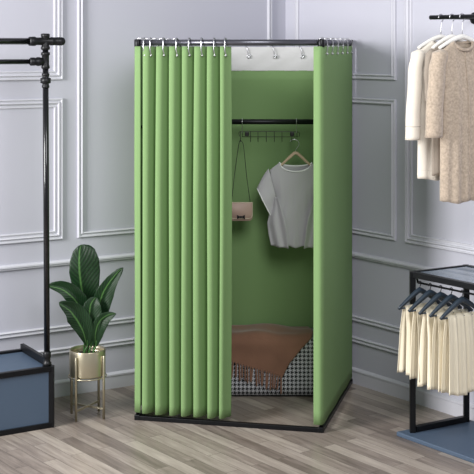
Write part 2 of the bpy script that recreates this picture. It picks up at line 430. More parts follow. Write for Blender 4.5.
# ------------------------------------------------------------------ hook rack inside
YK = 6.655
def rodY(px):
    k = (px-CX)/F_; d = (ra-la); s = (k*la.y-la.x)/(d.x-k*d.y); return (la+d*s).y
YR = rodY(270)
hk = thing('hook_rack', 'small dark wire hook rack hanging from the black rod inside the booth', 'hook rack', P(270, 135, YR))
for px in (242.2, 296.3):
    bm = BM(); y = rodY(px); c = Vector(((px-CX)*y/F_, y, ZI)); pts = []
    for j in range(15):
        a = math.radians(-50+280*j/14); pts.append(c+Vector((0, math.cos(a)*.0185, math.sin(a)*.0185)))
    pts.append(c+Vector((0, -.004, -.04))); pts.append(c+Vector((0, -.002, -.062)))
    tube(bm, catmull(pts, 2), .0018, 8); link('hanger_wire', bm, M_chrome, hk)
def rk(px, py, dy=0): return P(px, py, YR+dy)
bm = BM()
tube(bm, catmull([rk(239.5, 136.5), rk(239, 133), rk(241, 131.6), rk(255, 131.4), rk(285, 131.6), rk(297, 131.8), rk(299.5, 133.5), rk(299, 137)], 4), .0016, 8)
tube(bm, [rk(242, 136.8), rk(298, 136.8)], .0016, 8)
for px in (242.5, 297): tube(bm, [rk(px, 131.5), rk(px, 137)], .0014, 8)
link('wire_frame', bm, M_wire, hk)
HX = (240.6, 250.5, 258, 266.3, 274.3, 282, 291.8)
for px in HX:
    bm = BM()
    tube(bm, catmull([rk(px, 131.5), rk(px, 136.5, -.003), rk(px, 140.5, -.006), rk(px, 141.8, -.016), rk(px, 140.4, -.026), rk(px, 138.6, -.029)], 4), .0017, 8)
    bmesh.ops.create_icosphere(bm, subdivisions=2, radius=.003, matrix=Matrix.Translation(rk(px, 138.4, -.029)))
    link('hook', bm, M_wire, hk)
for px in (247, 292.2):
    bm = BM(); quad_box(bm, rk(px-2.1, 136.2, -.008), (.0225, 0, 0), (0, .012, 0), (0, 0, .0225)); link('mounting_block', bm, M_ink, hk, False, .003)

# handbag
yb = YR-.017; sB = yb/F_
bg = thing('handbag', 'small dusty pink flap handbag with black bow clasp hanging by its strap', 'handbag', P(241, 211, yb))
def bagsolid(name, px0, px1, py0, py1, y0, y1, rc_, m, parent, bulge=0):
    bm = BM(); a = P(px0, py1, yb); b = P(px1, py0, yb); x0, z0, x1, z1 = a.x, a.z, b.x, b.z
    out = []
    for (cx_, cz_, a0, r) in ((x0+rc_, z0+rc_, 180, rc_), (x1-rc_, z0+rc_, 270, rc_), (x1-.004, z1-.004, 0, .004), (x0+.004, z1-.004, 90, .004)):
        for k in range(7):
            t = math.radians(a0+15*k); out.append((cx_+r*math.cos(t), cz_+r*math.sin(t)))
    lays = [(y0+.004, .965), (y0, .93), ] if False else [(y0, .93), (y0+.004, .985), (y0+.008, 1), (y1-.008, 1), (y1-.004, .985), (y1, .93)]
    mx, mz = (x0+x1)/2, (z0+z1)/2; R = []
    for y, s in lays: R.append([bm.verts.new((mx+(x-mx)*s, y, mz+(z-mz)*s)) for x, z in out])
    n = len(out)
    for p, q in zip(R, R[1:]):
        for k in range(n): bm.faces.new((p[k], p[(k+1) % n], q[(k+1) % n], q[k]))
    bm.faces.new(R[0]); bm.faces.new(R[-1][::-1]); bmesh.ops.recalc_face_normals(bm, faces=bm.faces)
    return link(name, bm, m, parent), out
bd, out = bagsolid('body', 229.6, 252.6, 202.4, 220.6, yb-.022, yb+.024, .022, M_bag, bg)
fl, _ = bagsolid('flap', 229.9, 252.3, 202.0, 217.8, yb-.028, yb-.020, .020, M_bag, bg)
bm = BM(); tube(bm, [(x, yb-.0265, z) for x, z in _], .0021, 8, closed=True); link('edge_piping', bm, M_bagedge, bg)
bm = BM()                                        # bow clasp
cb = P(241, 216.2, yb); cb.y = yb-.031
for s in (-1, 1):
    vs = [bm.verts.new(cb+Vector((s*x, y, z))) for y in (-.003, .003) for x, z in ((.002, .003), (.006, .004), (.021, .0115), (.0215, -.0115), (.006, -.004), (.002, -.003))]
    n = 6
    for k in range(n): bm.faces.new((vs[k], vs[(k+1) % n], vs[n+(k+1) % n], vs[n+k]))
    bm.faces.new(vs[:n]); bm.faces.new(vs[n:][::-1])
bmesh.ops.recalc_face_normals(bm, faces=bm.faces)
lathe(bm, cb+Vector((0, .004, 0)), (0, -1, 0), [(0, .006), (.008, .006), (.010, .004), (.010, 0)], 14)
link('bow_clasp', bm, M_ink, bg, False, .0008)
bm = BM()
top = rk(240.6, 141.0, -.016)
sp = catmull([P(231.5, 203.2, yb), P(234.5, 175, yb), P(238.5, 146, yb-.002), top+Vector((-.004, 0, -.002)), top+Vector((0, 0, .004)), top+Vector((.004, 0, -.002)), P(243.5, 146, yb-.002), P(246.5, 175, yb), P(250.3, 203.2, yb)], 6)
tube(bm, sp, .0016, 8); link('strap', bm, M_wire, bg)

# blouse on wooden hanger
ym = YR-.018; K = ym/F_
hg = thing('wooden_hanger', 'pale wooden clothes hanger holding the grey blouse', 'hanger', P(295.5, 155, ym))
bm = BM(); t0 = rk(291.8, 141.0, -.016)
tube(bm, catmull([t0+Vector((-.010, 0, -.004)), t0+Vector((-.004, 0, .004)), P(294.5, 139.5, ym), P(298, 141, ym), P(299, 144.6, ym), P(297, 148, ym), P(295.6, 150, ym), P(295.6, 153, ym)], 5), .0017, 8)
link('hook', bm, M_chrome, hg)
bm = BM()
arm = catmull([P(280, 166.5, ym), P(284, 162.5, ym), P(290, 157, ym), P(295.6, 153, ym), P(301.5, 157, ym), P(307.5, 162.5, ym), P(312, 166.5, ym)], 5)
tube(bm, arm, [.005+.004*math.sin(PI*i/(len(arm)-1)) for i in range(len(arm))], 10); link('shoulder_arm', bm, M_wood, hg)

bl = thing('blouse', 'light grey short sleeved blouse with white neck trim and flared hem', 'blouse', P(295.6, 205, ym))
BX = 295.6
HW = [(163, 17), (170, 25), (178, 25), (188, 22), (198, 20.5), (206, 22), (214, 25.5), (222, 27.5), (234, 26), (246, 23.5)]
def topy(x, front):
    ax = abs(x)
    if ax <= 16: return (171.2 if front else 166.2)-(8.6 if front else 3.6)*(1-math.sqrt(max(0, 1-(ax/16)**2)))
    return 162.6+(ax-16)*.78
def body_fn(front):
    def fn(u, v):
        a = -1+2*u; a = math.sin(a*PI/2)*.6+a*.4
        xt = a*25.5; yt = topy(xt, front); y = lerp(yt, 245.5+1.2*math.cos(a*9), v)
        hw = pw(y, HW); x = lerp(xt, a*hw, min(1, v*3))
        dep = (.016+.030*min(1, v*1.5))*math.sqrt(max(0, 1-a*a))
        dep += (.0035*math.sin(a*17+v*3)*v + .002*math.sin(v*16+a*5))*(1-abs(a)**4)
        p = P(BX+x, y, ym); p.y += (-dep if front else dep*.8); return p
    return fn
bm = BM(); grid(bm, body_fn(True), 48, 40); grid(bm, body_fn(False), 48, 40)
bmesh.ops.remove_doubles(bm, verts=bm.verts, dist=.0006); bmesh.ops.recalc_face_normals(bm, faces=bm.faces)
link('body', bm, M_blouse, bl, solid=.0015)
bm = BM()
loop = []
for k in range(32):
    a = 2*PI*k/32; x = 16*math.cos(a); fr = math.sin(a) >= 0
    y = topy(x, fr); p = P(BX+x, y, ym); p.y += (-.020 if fr else .014)*abs(math.sin(a)); loop.append(p)
tube(bm, loop, .0042, 8, closed=True); link('neck_trim', bm, M_wtrim, bl)
for s in (-1, 1):
    def sl(u, v, s=s):
        a = 2*PI*u
        A0, A1 = (-27, 168.5), (-19, 199); M0, M1 = (-34, 177), (-22, 208); B0, B1 = (-38.5, 188), (-24.5, 216)
        def L3(p, q, r): return tuple((1-v)**2*i+2*v*(1-v)*j+v*v*k for i, j, k in zip(p, q, r))
        q0 = L3(A0, M0, B0); q1 = L3(A1, M1, B1); m = ((q0[0]+q1[0])/2, (q0[1]+q1[1])/2); h = ((q0[0]-q1[0])/2, (q0[1]-q1[1])/2)
        x = m[0]+h[0]*math.cos(a); y = m[1]+h[1]*math.cos(a)
        p = P(BX-s*x if s > 0 else BX+x, y, ym); p.y += -math.sin(a)*(.026+.012*v)-.008+.003*math.sin(a*5+v*4); return p
    bm = BM(); Vv = grid(bm, sl, 30, 14, True); bmesh.ops.recalc_face_normals(bm, faces=bm.faces)
    so = link('sleeve', bm, M_blouse, bl, solid=.0015)
    bm = BM(); tube(bm, [sl(k/30, 1.0) for k in range(30)], .0028, 8, closed=True)
    ct = link('cuff_trim', bm, M_wtrim); ct.parent = so; ct.matrix_parent_inverse = (so.matrix_parent_inverse.inverted() @ Matrix.Translation(-Vector((0,0,0)))) if False else Matrix.Translation(-bl.location+bl.location)
    # flared side flap
    def fp(u, v, s=s):
        y = lerp(196, 246.5-2*u, v); xo = pw(y, HW)+1.0; xi = pw(y, [(196, 18.3), (217, 11), (230, 9), (247, 7.5)])
        x = lerp(xi, xo, u); p = P(BX+s*x, y, ym)
        dep = .048*math.sqrt(max(0, 1-(x/(xo+1.5))**2)); p.y += -dep-.008-.007*math.sin(u*11+v*2)*min(1, v*2)-.014*(1-u); return p
    bm = BM(); grid(bm, fp, 20, 24); link('side_flap', bm, M_blouse, bl, solid=.0018)

# ------------------------------------------------------------------ ottoman and blanket
OX0, OX1, OYf, OYb, OZ, ORr = -.33, .455, 6.58, 6.80, .325, .045
ot = thing('ottoman', 'low rectangular ottoman upholstered in black and white houndstooth inside the booth', 'ottoman', ((OX0+OX1)/2, (OYf+OYb)/2, 0))
bm = BM(); uvl = bm.loops.layers.uv.new('UVMap')
def prof_pt(b):                                   # unrolled distance -> (y, z) around the front top edge; b=0 at the middle of the rounded edge
    q = ORr*PI/4
    if b < -q: return OYf+ORr+(-b-q), OZ, Vector((0, 0, 1))
    if b > q: return OYf, OZ-ORr-(b-q), Vector((0, -1, 0))
    t = (b+q)/(2*q)*PI/2; return OYf+ORr-ORr*math.sin(t), OZ-ORr+ORr*math.cos(t), Vector((0, -math.sin(t), math.cos(t)))
bb = [-.225+.0+i*.0 for i in range(1)]
bs = [-(OYb-OYf-ORr)-ORr*PI/4+i*((OYb-OYf-ORr)-.0)/4 for i in range(4)] + [-ORr*PI/4+ORr*PI/2*i/8 for i in range(9)] + [ORr*PI/4+(OZ-ORr-.012)*i/6 for i in range(1, 7)]
endr = .03
nx = 40
def ot_pt(i, b):
    y, z, n = prof_pt(b); x = lerp(OX0, OX1, i/nx)
    e = max(0, endr-min(x-OX0, OX1-x))/endr; k = endr*(1-math.sqrt(max(0, 1-e*e)))
    y2 = y+k*(-n.y)*1.0; z2 = z-k*n.z
    z2 += .004*math.sin(x*9)*(1 if n.z > .5 else 0)
    return Vector((x, y2, z2))
xi = []
VV = [[bm.verts.new(ot_pt(i, b)) for i in range(nx+1)] for b in bs]
for j in range(len(bs)-1):
    for i in range(nx):
        f = bm.faces.new((VV[j][i], VV[j+1][i], VV[j+1][i+1], VV[j][i+1]))
        for lp, (jj, ii) in zip(f.loops, ((j, i), (j+1, i), (j+1, i+1), (j, i+1))): lp[uvl].uv = (ii/nx*(OX1-OX0), bs[jj])
# back and ends
zb = .012
back = [bm.verts.new((v.co.x, OYb, zb)) for v in VV[0]]
for i in range(nx):
    f = bm.faces.new((VV[0][i], VV[0][i+1], back[i+1], back[i]))
    for lp in f.loops: lp[uvl].uv = (lp.vert.co.x, lp.vert.co.z)
for i in (0, nx):
    f = bm.faces.new([VV[j][i] for j in range(len(bs))]+[back[i]])
    for lp in f.loops: lp[uvl].uv = (lp.vert.co.y, lp.vert.co.z)
f = bm.faces.new(back+VV[-1][::-1])
bmesh.ops.recalc_face_normals(bm, faces=bm.faces)
link('upholstery', bm, M_hound, ot)
bm = BM(); quad_box(bm, (OX0+.03, OYf+.03, 0), (OX1-OX0-.06, 0, 0), (0, OYb-OYf-.06, 0), (0, 0, .024)); link('plinth', bm, M_dark, ot, False)

bk = thing('throw_blanket', 'brown fringed wool blanket draped over the houndstooth ottoman', 'blanket', (.0, 6.7, OZ))
def bedge_r(t): return pw(t, [(0, .385), (.35, .392), (.55, .345), (1, .222)])   # t: 0 back .. 1 corner
def bpt(u, v):
    # u 0 left .. 1 right ; v 0 back .. 1 bottom edge
    bbot = lerp(.055, .205, u**1.0)-.012*math.sin(u*PI)*0; b = lerp(-.205, bbot, v)
    xr = pw(b, [(-.205, .37), (-.05, .388), (.0, .375), (.05, .320), (.13, .255), (.21, .215)])
    x = lerp(-.30, xr, u)
    y, z, n = prof_pt(b)
    off = .008+.004*math.sin(x*23+b*12)+.004*math.sin(x*11-b*30+1)+(.010*math.exp(-((x-.10)/.12)**2) if b < 0 else 0)
    off = max(.005, off)
    return Vector((x, y, z))+n*off
bm = BM(); grid(bm, bpt, 60, 50); bmesh.ops.recalc_face_normals(bm, faces=bm.faces)
link('cloth', bm, M_blanket, bk, solid=.005)
NT = 34
for k in range(NT):
    u = (k+.5)/NT; p = bpt(u, 1.0); r = random.Random(k)
    bm = BM(); l = .066+.014*r.random()+.012*u; sx = r.uniform(-.011, .009)-.002; l += r.uniform(-.012, .010)
    pts = [p+Vector((0, .0, .004)), p+Vector((sx*.3, -.003, -.008)), p+Vector((sx*.6, -.004, -l*.5)), p+Vector((sx, -.003, -l))]
    tube(bm, catmull(pts, 3), [.0044, .0066, .0058, .0040, .0046, .005, .005, .005, .0052, .004], 7)
    link('tassel', bm, M_blanket, bk)

# ------------------------------------------------------------------ industrial pipe rack on the left
Q0 = G(55, 427.2); e1 = DL; e2 = -NL               # e2: towards the wall
hb = .305; Lb = 1.1; Db = .42
pr_ = thing('pipe_clothes_rack', 'black industrial pipe clothes rack standing on a blue panelled base, left edge', 'clothes rack', Q0-e1*.3+e2*.2)
bw = .026
def boxbar(a, b, name='base_frame'):
    bm = BM(); bar(bm, a, b, bw, bw); return bm
bm = BM()
h = bw/2
cs = [Q0-e1*h+e2*h, Q0-e1*(Lb-h)+e2*h, Q0-e1*(Lb-h)+e2*(Db-h), Q0-e1*h+e2*(Db-h)]
for i in range(4):
    a, b = cs[i], cs[(i+1) % 4]
    bar(bm, a+Z*h, b+Z*h, bw, bw); bar(bm, a+Z*(hb-h), b+Z*(hb-h), bw, bw); bar(bm, a, a+Z*hb, bw, bw)
link('base_frame', bm, M_black, pr_, False, .002)
bm = BM()
quad_box(bm, Q0-e1*(Lb-.02)+e2*.010+Z*.02, e1*(Lb-.04), e2*.012, Z*(hb-.04)); link('front_panel', bm, M_blue, pr_, False)
bm = BM(); quad_box(bm, Q0-e1*.022+e2*.02+Z*.02, e1*.012, e2*(Db-.04), Z*(hb-.04)); link('side_panel', bm, M_blue, pr_, False)
bm = BM(); quad_box(bm, Q0-e1*(Lb-.02)+e2*.02+Z*(hb-.012), e1*(Lb-.04), e2*(Db-.04), -Z*.012); link('top_panel', bm, M_blue, pr_, False)
pb = Q0-e1*.030+e2*.030+Z*hb
Yp = pb.y
pt = P(45.4, 41, Yp)
axis = (pt-pb).normalized()
def onpole(py): 
    z = H-(py-CY)*Yp/F_; return pb+axis*((z-pb.z)/axis.z)
bm = BM(); tube(bm, [pb, pt+axis*.03], .0150, 20); link('pole', bm, M_gloss, pr_)
def fitting(py0, py1, prof):
    a = onpole(py1); L = (onpole(py0)-a).length; bm = BM()
    lathe(bm, a, axis, [(0, 0)]+[(L*t, r) for t, r in prof]+[(L, 0)], 20); return bm
link('pipe_coupling', fitting(73, 88, [(0, .017), (.06, .019), (.16, .019), (.2, .0165), (.3, .0165), (.33, .0260), (.66, .0260), (.7, .0165), (.8, .0165), (.84, .019), (.96, .019), (1, .016)]), M_gloss2, pr_)
link('pipe_coupling', fitting(351, 366, [(0, .0215), (.25, .0215), (.3, .017), (.55, .017), (.6, .020), (.9, .020), (1, .015)]), M_gloss2, pr_)
link('pipe_tee', fitting(52, 69, [(0, .0155), (.05, .021), (.17, .021), (.24, .018), (.78, .018), (.84, .0225), (.97, .0225), (1, .0155)]), M_gloss2, pr_)
link('pipe_cross', fitting(33.5, 50, [(0, .016), (.04, .0225), (.18, .0225), (.24, .019), (.76, .019), (.82, .0225), (.96, .0225), (1, .016)]), M_gloss2, pr_)
# side branches
c = onpole(41.3)
bm = BM(); lathe(bm, c-e1*.085, e1, [(0, .0), (0, .022), (.016, .0235), (.030, .0235), (.036, .0195), (.060, .0195), (.110, .0195), (.114, .0215), (.122, .0215), (.126, .0205), (.148, .0205), (.149, .0215), (.172, .021), (.182, .018), (.188, .010), (.190, 0)], 20)
link('end_cap', bm, M_gloss2, pr_)
bm = BM(); tube(bm, [c-e1*.04, c-e1*1.05], .0165, 18); link('top_pipe', bm, M_gloss, pr_)
c2 = onpole(61.5)
bm = BM(); lathe(bm, c2, -e1, [(0, .013), (.012, .014), (.020, .0185), (.032, .0225), (.044, .0225), (.052, .0185), (.060, .0205), (.078, .0205), (.084, .014), (.086, 0)], 20)
link('pipe_elbow', bm, M_gloss2, pr_)
bm = BM(); tube(bm, [c2-e1*.06, c2-e1*1.05], .013, 18); link('lower_pipe', bm, M_gloss, pr_)
# low side rail running back from the pole
c3 = onpole(361)
bm = BM(); bar(bm, c3, c3+e2*(Db-.07), .020, .028); link('low_rail', bm, M_black, pr_, False, .002)
# far pole of the same rack
pf = Q0-e1*(Lb-.03)+e2*.03+Z*hb
bm = BM(); tube(bm, [pf, pf+Z*(pt.z-pf.z+.03)], .014, 16); link('pole', bm, M_gloss, pr_)

# ------------------------------------------------------------------ plant on stand
Yc = 6.245; sc_ = Yc/F_; PC = Vector(((87.5-CX)*sc_, Yc, 0))
st = thing('plant_stand', 'four legged brass plant stand with cross brace on the wooden floor', 'plant stand', PC)
RL = .100; zp0, zp1 = .212, .345
legs = []
for k, a in enumerate((-118, -28, 62, 152)):
    a = math.radians(a); q = PC+Vector((math.cos(a)*RL, math.sin(a)*RL, 0)); legs.append(q)
    bm = BM(); tube(bm, [q, q+Z*.318, q+Z*.322], [.0065, .0065, .004], 12); link('leg', bm, M_brass, st)
for i in (0, 1):
    bm = BM(); bar(bm, legs[i]+Z*.052, legs[i+2]+Z*.052, .008, .010-.001*i); link('cross_brace', bm, M_brass, st, False)
bm = BM(); tube(bm, [PC+Vector((math.cos(2*PI*k/40)*(RL-.004), math.sin(2*PI*k/40)*(RL-.004), zp0-.004)) for k in range(40)], .0035, 8, closed=True)
link('support_ring', bm, M_brass, st)
for i in (0, 1):
    d = (legs[i+2]-legs[i]).normalized()
    bm = BM(); bar(bm, legs[i]+d*.005+Z*(zp0-.006), legs[i+2]-d*.005+Z*(zp0-.006), .006, .006); link('support_bar', bm, M_brass, st, False)
pp = thing('potted_plant', 'broad leaved dark green banana plant in a shiny brass pot', 'plant', PC+Z*zp0)
bm = BM(); lathe(bm, PC+Z*zp0, Z, [(0, 0), (0, .086), (.004, .091), (.010, .092), (zp1-zp0-.003, .092), (zp1-zp0, .0905), (zp1-zp0, .088), (zp1-zp0-.02, .087), (.09, .086), (.09, 0)], 56)
po = link('pot', bm, M_brass, pp)
bm = BM(); lathe(bm, PC+Z*(zp1-.03), Z, [(-.01, 0), (-.01, .0855), (.0, .085), (.004, .05), (.006, 0)], 30)
link('soil', bm, M_soil, pp)
def leaf(root, mid, hws, fold=.35, wav=.0, wd=1.28):
    """root: stem foot on the soil; mid: blade midrib as (px, py, depth offset); hws: half widths (px) along the blade"""
    mp = catmull([P(a, b, Yc+c) for a, b, c in mid], 10); n = len(mp)-1
    bm = BM(); uvl = bm.loops.layers.uv.new('UVMap')
    view = Vector((0, -1, .15)).normalized(); W = 10; rows = []
    for i, p in enumerate(mp):
        d = (mp[min(i+1, n)]-mp[max(i-1, 0)]).normalized()
        s = d.cross(view).normalized(); nn = s.cross(d).normalized()
        t = i/n; hwL = pw(t, [(q, a) for q, a, b in hws])*sc_*wd; hwR = pw(t, [(q, b) for q, a, b in hws])*sc_*wd
        row = []
        for k in range(-W, W+1):
            f = k/W; w = (hwR if f > 0 else hwL)*abs(f)
            off = fold*w-.35*fold*w*abs(f) + wav*.006*math.sin(t*15+f*2)*abs(f)
            row.append(bm.verts.new(p+s*(math.copysign(w, f)*math.cos(fold*.5))+nn*(off)))
        rows.append(row)
    for j in range(n):
        for k in range(2*W):
            f = bm.faces.new((rows[j][k], rows[j][k+1], rows[j+1][k+1], rows[j+1][k]))
            for lp, (jj, kk) in zip(f.loops, ((j, k), (j, k+1), (j+1, k+1), (j+1, k))): lp[uvl].uv = (kk/(2*W), jj/n)
    lf = link('leaf', bm, M_leaf, pp, solid=.0012)
    bm = BM(); r0 = PC+Vector((root[0], root[1], zp1-.032)); b0 = mp[0]
    pts = catmull([r0, r0.lerp(b0, .5)+Vector((0, -.004, .01)), b0, mp[5]+Vector((0, -.0015, 0))], 5)
    tube(bm, pts, [.0062-.0038*i/(len(pts)-1) for i in range(len(pts))], 8)
    stm = link('stem', bm, M_stem); stm.parent = lf
    stm.matrix_parent_inverse = Matrix.Identity(4)
    return lf
leaf((0, .02), [(88, 318, .03), (87, 300, .035), (85.5, 280, .03), (84, 262, .03), (82.6, 244.5, .045)],
     [(0, 1, 1), (.2, 7, 6), (.42, 14, 13.5), (.62, 15.5, 15.5), (.78, 14, 15.5), (.9, 10, 12), (.97, 5, 7), (1, 1.2, 1.2)], .12, 1, 1.0)
leaf((-.02, .0), [(87, 326, 0), (83, 308, -.01), (76, 296, -.02), (64, 287.5, -.03), (48.5, 285, -.04)],
     [(0, 1, 1), (.18, 5, 5), (.4, 7.5, 6.5), (.62, 7.5, 6), (.82, 5, 4.5), (.95, 2.5, 2), (1, .2, .2)], .35, .6)
leaf((.03, .0), [(95, 338, 0), (99, 318, -.01), (104, 301, -.015), (111, 285, -.02), (123, 267.5, -.02)],
     [(0, 1, 1), (.2, 5, 5), (.42, 8.5, 6.5), (.62, 8.5, 6), (.8, 6, 4), (.93, 3, 2), (1, .2, .2)], .3, .6)
leaf((-.015, -.03), [(87.5, 346, -.03), (86.5, 332, -.05), (81, 318, -.06), (72, 308, -.07), (59, 302.5, -.08)],
     [(0, 1, 1), (.2, 6, 5), (.42, 9.5, 7.5), (.62, 10, 7), (.82, 6.5, 4.5), (.95, 2.5, 2), (1, .2, .2)], .4, .6)
leaf((.01, -.03), [(91, 346, -.03), (92, 330, -.045), (93, 316, -.05), (94, 305, -.05), (97, 297.5, -.04)],
     [(0, 1, 1), (.25, 6.5, 6), (.5, 8.5, 8), (.75, 7.5, 6), (.92, 4, 3), (1, .3, .3)], .45, .4)
leaf((.03, -.035), [(96, 346, -.03), (97.5, 334, -.05), (101, 324, -.06), (107, 317.5, -.065), (116, 313.5, -.07)],
     [(0, 1, 1), (.22, 4.5, 4.5), (.45, 6, 5.5), (.65, 5.5, 5), (.85, 3.4, 3), (1, .2, .2)], .4, .4)

# ------------------------------------------------------------------ right: low rack with trousers
P0 = G(412.6, 436.8); a1 = DL; a2 = DR; pw_ = .028; zt = .803
W1, W2 = .34, .72
rk2 = thing('display_rack', 'low black metal display rack with glass top and slate blue plinth by the right wall', 'rack', P0+a1*.15+a2*.3)
cn = [P0, P0+a1*W1, P0+a1*W1+a2*W2, P0+a2*W2]
bm = BM(); quad_box(bm, P0-a1*.055-a2*.05, a1*(W1+.09), a2*(W2+.1), Z*.022); link('plinth', bm, M_blue, rk2, False, .004)
for c in cn:
    bm = BM(); bar(bm, c+Z*.022, c+Z*zt, pw_, pw_); link('post', bm, M_black, rk2, False, .002)
for i in range(4):
    a, b = cn[i], cn[(i+1) % 4]; d = (b-a).normalized(); th = pw_ if i in (1, 3) else .016
    bm = BM(); bar(bm, a+d*pw_/2+Z*(zt-th/2), b-d*pw_/2+Z*(zt-th/2), pw_ if i in (1, 3) else .018, th); link('top_bar', bm, M_black, rk2, False, .002)
    if i in (0, 2):
        bm = BM(); bar(bm, a+d*pw_/2+Z*(.022+pw_/2), b-d*pw_/2+Z*(.022+pw_/2), pw_, pw_); link('bottom_bar', bm, M_black, rk2, False, .002)
mg = mat('grey tinted glass shelf', srgb(150, 165, 182), .08, spec=.6); mg.node_tree.nodes['Principled BSDF'].inputs['Transmission Weight'].default_value = .6
bm = BM(); quad_box(bm, P0+a1*.012+a2*.016+Z*(zt-.010), a1*(W1-.024), a2*(W2-.032), Z*.006); link('glass_top', bm, mg, rk2, False)
zr = .748; offr = .022
bm = BM(); tube(bm, [P0+a1*offr+a2*.008+Z*zr, P0+a1*offr+a2*(W2-.008)+Z*zr], .005, 12)
for q in (.012, W2-.012): tube(bm, [P0+a1*offr+a2*q+Z*zr, P0+a1*offr*.6+a2*q+Z*(zt-.02)], .005, 8)
link('garment_rail', bm, M_black, rk2)

def tr_hanger(pos, lab):
    t = thing('trouser_hanger', lab, 'hanger', pos, 'slate hangers on the low rack')
    bm = BM(); pts = []
    for j in range(13):
        a = math.radians(-40+220*j/12); pts.append(pos+a1*math.cos(a)*.0085+Z*math.sin(a)*.0085)
    pts = pts[::-1]
    pts = [pos+Z*.0-a1*.0085-Z*.004]+pts+[pos-Z*.016+a1*.002, pos-Z*.03]
    tube(bm, pts, .0021, 8); link('hook', bm, M_dark, t)
    bm = BM(); hwid = .128
    pts = [pos+a1*s*hwid*abs(q)*0+a1*(q*hwid)+Z*(-.034-.078*abs(q)**1.15) for q in [x/10 for x in range(-10, 11)] for s in (1,)]
    rs = [.008+.006*(1-abs(x/10)) for x in range(-10, 11)]
    tube(bm, pts, rs, 10); link('shoulder_arm', bm, M_slatehang, t)
    bm = BM(); tube(bm, [pos-a1*(hwid-.01)-Z*.112, pos+a1*(hwid-.01)-Z*.112], .0045, 8); link('crossbar', bm, M_slatehang, t)
    return t
def trousers(pos, lab, x0, x1, zbot, seed):
    t = thing('trousers', lab, 'trousers', pos-Z*.13, 'cream trousers on the low rack')
    r = random.Random(seed); ph = r.uniform(0, 6)
    ztop = pos.z-.100
    def fn(u, v):
        # closed drape over the crossbar: front sheet up, over, back sheet down, as a loop in (a2,z), u across
        s = v*2-1; side = -1 if s < 0 else 1; k = abs(s)
        z = lerp(ztop, zbot+.006*math.sin(u*9+ph), k**1.0)
        flare = .012*k
        x = lerp(x0-flare, x1+flare, u)
        th = .008+.010*min(1, k*3)+.008*k
        fold = (.0065*math.sin(u*27+ph+side)+.004*math.sin(u*51+ph*2))*(.35+k)
        return Vector((pos.x, pos.y, 0))+a1*x+a2*(side*th*(1 if k > .02 else .2)+fold)+Z*z
    bm = BM(); grid(bm, fn, 44, 40); bmesh.ops.recalc_face_normals(bm, faces=bm.faces)
    link('legs', bm, M_trouser, t, solid=.002)
    return t, fn
labs = [('slate blue hanger nearest the black rack post', 'cream trousers nearest the black rack post'),
        ('slate blue hanger second from the rack post', 'cream trousers second from the rack post, with a tan label near the hem'),
        ('slate blue hanger third from the rack post', 'cream trousers third from the rack post'),
        ('slate blue hanger fourth from the rack post', 'cream trousers fourth from the rack post'),
        ('slate blue hanger fifth from the rack post', 'cream trousers fifth from the rack post'),]
for k in range(5):
    pos = P0+a1*offr+a2*(.024+.068*k)+Z*zr
    tr_hanger(pos, labs[k][0])
    t, fn = trousers(pos, labs[k][1], -.092, .10, [.325, .30, .285, .28, .28][k], k)
    if k == 1:
        bm = BM(); c = fn(.15, 1)+Z*.0; c = Vector((pos.x, pos.y, 0))-a1*.045+a2*.034+Z*.318
        quad_box(bm, c, a1*.05, a2*.002, Z*.016); link('label_tag', bm, M_tantag, t, False)

# ------------------------------------------------------------------ right: coats on a wall rail
ZRL = 2.035
R0 = Vector(P(441, 30, 5.93)); R0.z = ZRL
wr = thing('wall_clothes_rail', 'black wall mounted clothes rail holding the coats at top right', 'clothes rail', R0)
ra0 = R0-a2*.07; ra1 = R0+a2*.85
bm = BM(); tube(bm, [ra0, ra1], .011, 14); link('rail', bm, M_black, wr)
for q in (.0, .84):
    a = ra0+a2*(.02+q); dd = (WR0-a).dot(-NR)
    bm = BM(); tube(bm, [a, a-NR*(dd-.001)], .008, 12); lathe(bm, a-NR*(dd-.001), NR, [(0, 0), (0, .03), (.006, .03), (.009, .01), (.009, 0)], 20); link('bracket', bm, M_black, wr)

